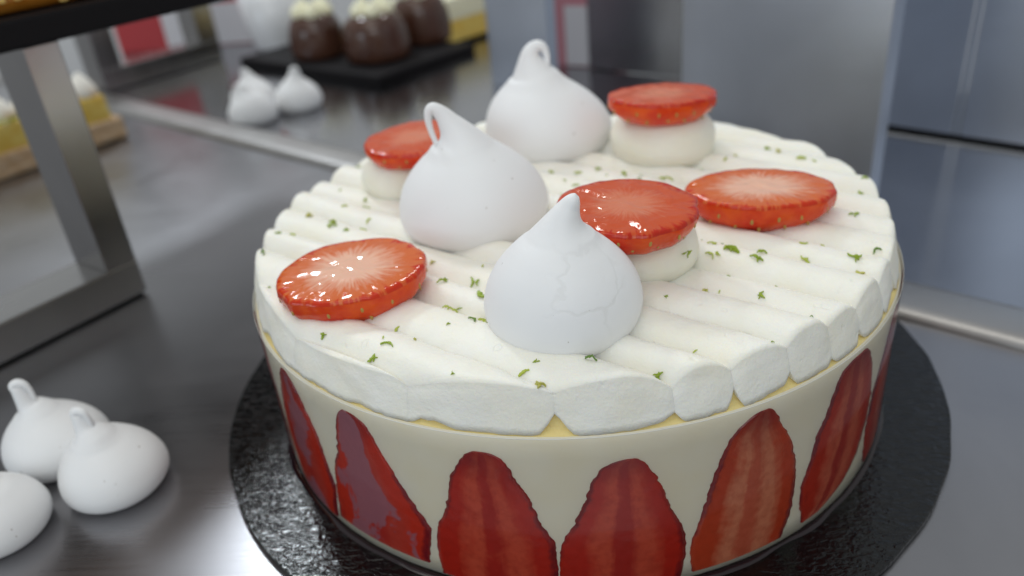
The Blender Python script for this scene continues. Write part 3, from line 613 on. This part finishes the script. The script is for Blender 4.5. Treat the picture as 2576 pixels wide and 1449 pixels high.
# ------------------------------------------------------------------ lemon meringue bar behind the stand
bar_ = thing('lemon_meringue_bar', 'long lemon meringue bar on a crust behind the steel stand leg', 'pastry', (-290.3 * MM, 298.6 * MM, TZ * MM), A2)
def wavy_box(x0, x1, y0, y1, z0, z1, amp, sc_=0.15, n=(40, 8, 5)):
    V, F = box((0.5 * (x0 + x1), 0.5 * (y0 + y1), 0.5 * (z0 + z1)), (x1 - x0, y1 - y0, z1 - z0), 0, 1.5)
    bm = bmesh.new(); vs = [bm.verts.new(v) for v in V]; [bm.faces.new([vs[i] for i in f]) for f in F]
    bmesh.ops.subdivide_edges(bm, edges=list(bm.edges), cuts=9, use_grid_fill=True)
    bm.verts.index_update(); bm.verts.ensure_lookup_table()
    V = [tuple((v.co + amp * Vector((nz(v.co.x * sc_, v.co.y * sc_, v.co.z * sc_), nz(v.co.y * sc_ + 9, v.co.z * sc_, v.co.x * sc_), 0.6 * nz(v.co.z * sc_, v.co.x * sc_ + 5, v.co.y * sc_)))) * MM) for v in bm.verts]
    F = [[v.index for v in f.verts] for f in bm.faces]; bm.free(); return V, F
V, F = wavy_box(-130, 0, 0, 45, 0.8, 15, 1.2, 0.25); obj('crust', V, F, CRUST, bar_)
V, F = wavy_box(-127, -6, 2, 43, 14, 31, 0.9, 0.06); obj('lemon_curd', V, F, LEMON, bar_)
for k in range(7):
    V, F = sweep([(0, 0, 0, 9), (0, 0, 3, 10.5), (0, 0, 7, 9.5), (1, 0, 11, 6.5), (2, 0, 14, 3), (3, 0, 16, 0.6)], 24, 24, 0.12, k)
    obj('meringue_kiss', V, F, TOAST, bar_, loc=((-15 - k * 17.5) * MM, (13 + (k % 2) * 4) * MM, 30 * MM))
    V2 = V
for k in range(5):
    o = bpy.data.objects.new('lime_shred', ZM[k + 3]); sc.collection.objects.link(o); o.parent = bar_; o.scale = (5, 5, 3); o.location = ((-62 - k * 9) * MM, 3 * MM, 31.5 * MM)

# ------------------------------------------------------------------ chocolate domes on a black tray, cup behind
A1 = math.atan2(-0.79, 0.62)
ct = thing('black_tray', 'black flat tray under the chocolate domes at the back', 'tray', (-127.5 * MM, 386.5 * MM, TZ * MM), math.atan2(49.4, 37.4))
V, F = box((45 * MM, 88 * MM, 4 * MM), (110 * MM, 180 * MM, 8 * MM), 0, 1.5 * MM); obj('tray_slab', V, F, BLACK, ct, smooth=False)
def dome(label, x, y, r, h):
    t = thing('chocolate_dome', label, 'pastry', (x * MM, y * MM, (TZ + 8) * MM), 0, 'chocolate domes on the black tray')
    V, F = sweep([(0, 0, 0.2, r * 0.90), (0, 0, h * 0.08, r * 0.98), (0, 0, h * 0.35, r * 1.0), (0, 0, h * 0.65, r * 0.95), (0, 0, h * 0.85, r * 0.80), (0, 0, h * 0.96, r * 0.55), (0, 0, h, r * 0.1)], 40, 40, 0.02, x)
    obj('chocolate_shell', V, F, CHOC, t)
    for k in range(5):
        a = k * 1.26; V, F = sweep([(0, 0, -2, 6), (0, 0, 2, 7), (0, 0, 6, 5), (1, 0, 9, 2.2), (1.5, 0, 11, 0.4)], 18, 16, 0.2, k)
        obj('cream_swirl', V, F, BACKCREAM, t, loc=(11 * math.cos(a) * MM, 11 * math.sin(a) * MM, (h - 1) * MM))
    return t
dome('left chocolate dome topped with piped cream on the black tray', -198, 468, 23, 36)
dome('front chocolate dome topped with piped cream on the black tray', -142, 441, 27, 37)
dome('rear right chocolate dome topped with piped cream on the black tray', -112, 492, 25, 40)
cup = thing('white_cup', 'blurred white cup behind the left chocolate dome', 'cup', (-262 * MM, 560 * MM, TZ * MM))
V = []
for q, z in ((20, 0.1), (23, 4), (27, 20), (30, 52), (28.6, 52), (25, 20), (20, 5), (1, 4)):
    for j in range(40): V.append((q * math.cos(j * math.pi / 20) * MM, q * math.sin(j * math.pi / 20) * MM, z * MM))
obj('cup_wall', V, grid_faces(8, 40, True) + [list(reversed(range(40)))], CHINA, cup)
V, F = sweep([(0, 0, 0, 24), (0, 0, 6, 25), (0, 0, 14, 18), (2, 0, 20, 8), (3, 0, 24, 1)], 24, 20, 0.2, 3); obj('cream_filling', V, F, MERINGUE, cup, loc=(0, 0, 44 * MM))

# ------------------------------------------------------------------ steel risers at the back and right
def riser(label, p, q, h, depth, mat, lift=0.0, plates=((0, 1),), mat2=None):
    """box-shaped riser whose front runs from p to q (mm) on the counter"""
    p = Vector((*p, 0)); q = Vector((*q, 0)); d = (q - p); L = d.length; a = math.atan2(d.y, d.x)
    t = thing('steel_riser', label, 'riser', (p.x * MM, p.y * MM, TZ * MM), a)
    for k, (s, e) in enumerate(plates):
        V, F = box(((s + e) / 2 * L * MM, 1.0 * MM, (lift + (h - lift) / 2) * MM), ((e - s) * L * MM, 2.0 * MM, (h - lift) * MM), 0, 0.4 * MM)
        obj('front_panel', V, F, (mat2 if mat2 and k % 2 else mat), t, smooth=False)
    for x in (1.0, L - 1.0):
        V, F = box((x * MM, (2.05 + depth / 2) * MM, (lift + (h - lift) / 2 - 0.05) * MM), (2 * MM, depth * MM, (h - lift - 2.2) * MM), 0, 0.3 * MM); obj('side_panel', V, F, mat, t, smooth=False)
    V, F = box((L / 2 * MM, (2.05 + depth / 2) * MM, (h - 1) * MM), (L * MM, depth * MM, 2 * MM), 0, 0.4 * MM); obj('top_panel', V, F, mat, t, smooth=False)
    if lift:
        V, F = box((L / 2 * MM, (depth / 2 + 3) * MM, lift / 2 * MM), ((L - 4) * MM, (depth - 4) * MM, lift * MM)); obj('rubber_foot', V, F, GAP, t, smooth=False)
    return t
riser('tall plain steel riser directly behind the right of the cake', (62, 183), (130.5, 110), 160, 8, STEEL_R)
riser('polished steel riser at the right edge with a seam between two panels', (140, 232), (262, 122), 190, 70, STEEL_M, 3.0, ((0, 0.462), (0.466, 0.482), (0.486, 1)))
riser('blurred steel riser left of the rear meringue loop', (-46, 361), (-4, 312), 150, 6, STEEL_M, 0.0)
ys = thing('yellow_cake', 'blurred pale yellow cake slab behind the chocolate domes', 'cake', (-97 * MM, 480 * MM, TZ * MM), math.atan2(44, 35))
V, F = box((45 * MM, 30 * MM, 1.6 * MM), (92 * MM, 62 * MM, 3.2 * MM), 0, 0.6 * MM); obj('cake_card', V, F, BLACK, ys, smooth=False)
V, F = wavy_box(0, 90, 1, 60, 3.2, 22, 0.8, 0.08); obj('yellow_sponge', V, F, LEMON, ys)
V, F = wavy_box(-0.5, 90.5, 0.5, 60.5, 21.5, 40, 0.8, 0.08); obj('cream_layer', V, F, BACKCREAM, ys)
riser('blurred far steel riser behind the rearmost strawberry slice', (25, 380), (86, 336), 150, 6, STEEL_F, 1.0)

# ------------------------------------------------------------------ printed cartons
def carton(label, x, y, rz, wd, dp, h, red, split, top):
    t = thing('printed_carton', label, 'carton', (x * MM, y * MM, TZ * MM), rz)
    V, F = box((wd / 2 * MM, dp / 2 * MM, h / 2 * MM), (wd * MM, dp * MM, h * MM), 0, 0.6 * MM); obj('box_body', V, F, red, t, smooth=False)
    V, F = box(((split + wd - 3) / 2 * MM, -0.5 * MM, (1 + top) / 2 * MM), ((wd - 3 - split) * MM, 0.8 * MM, (top - 1) * MM), 0, 0.2 * MM); obj('white_panel', V, F, WHITE, t, smooth=False)
    return t
carton('blurred red carton with white panel seen through the back left frame', -440, 600, -0.05, 150, 40, 110, RED, 52, 40)
carton('blurred pink and white carton between the two back risers', -10, 405, -0.5, 62, 20, 130, PINK, 22, 44)
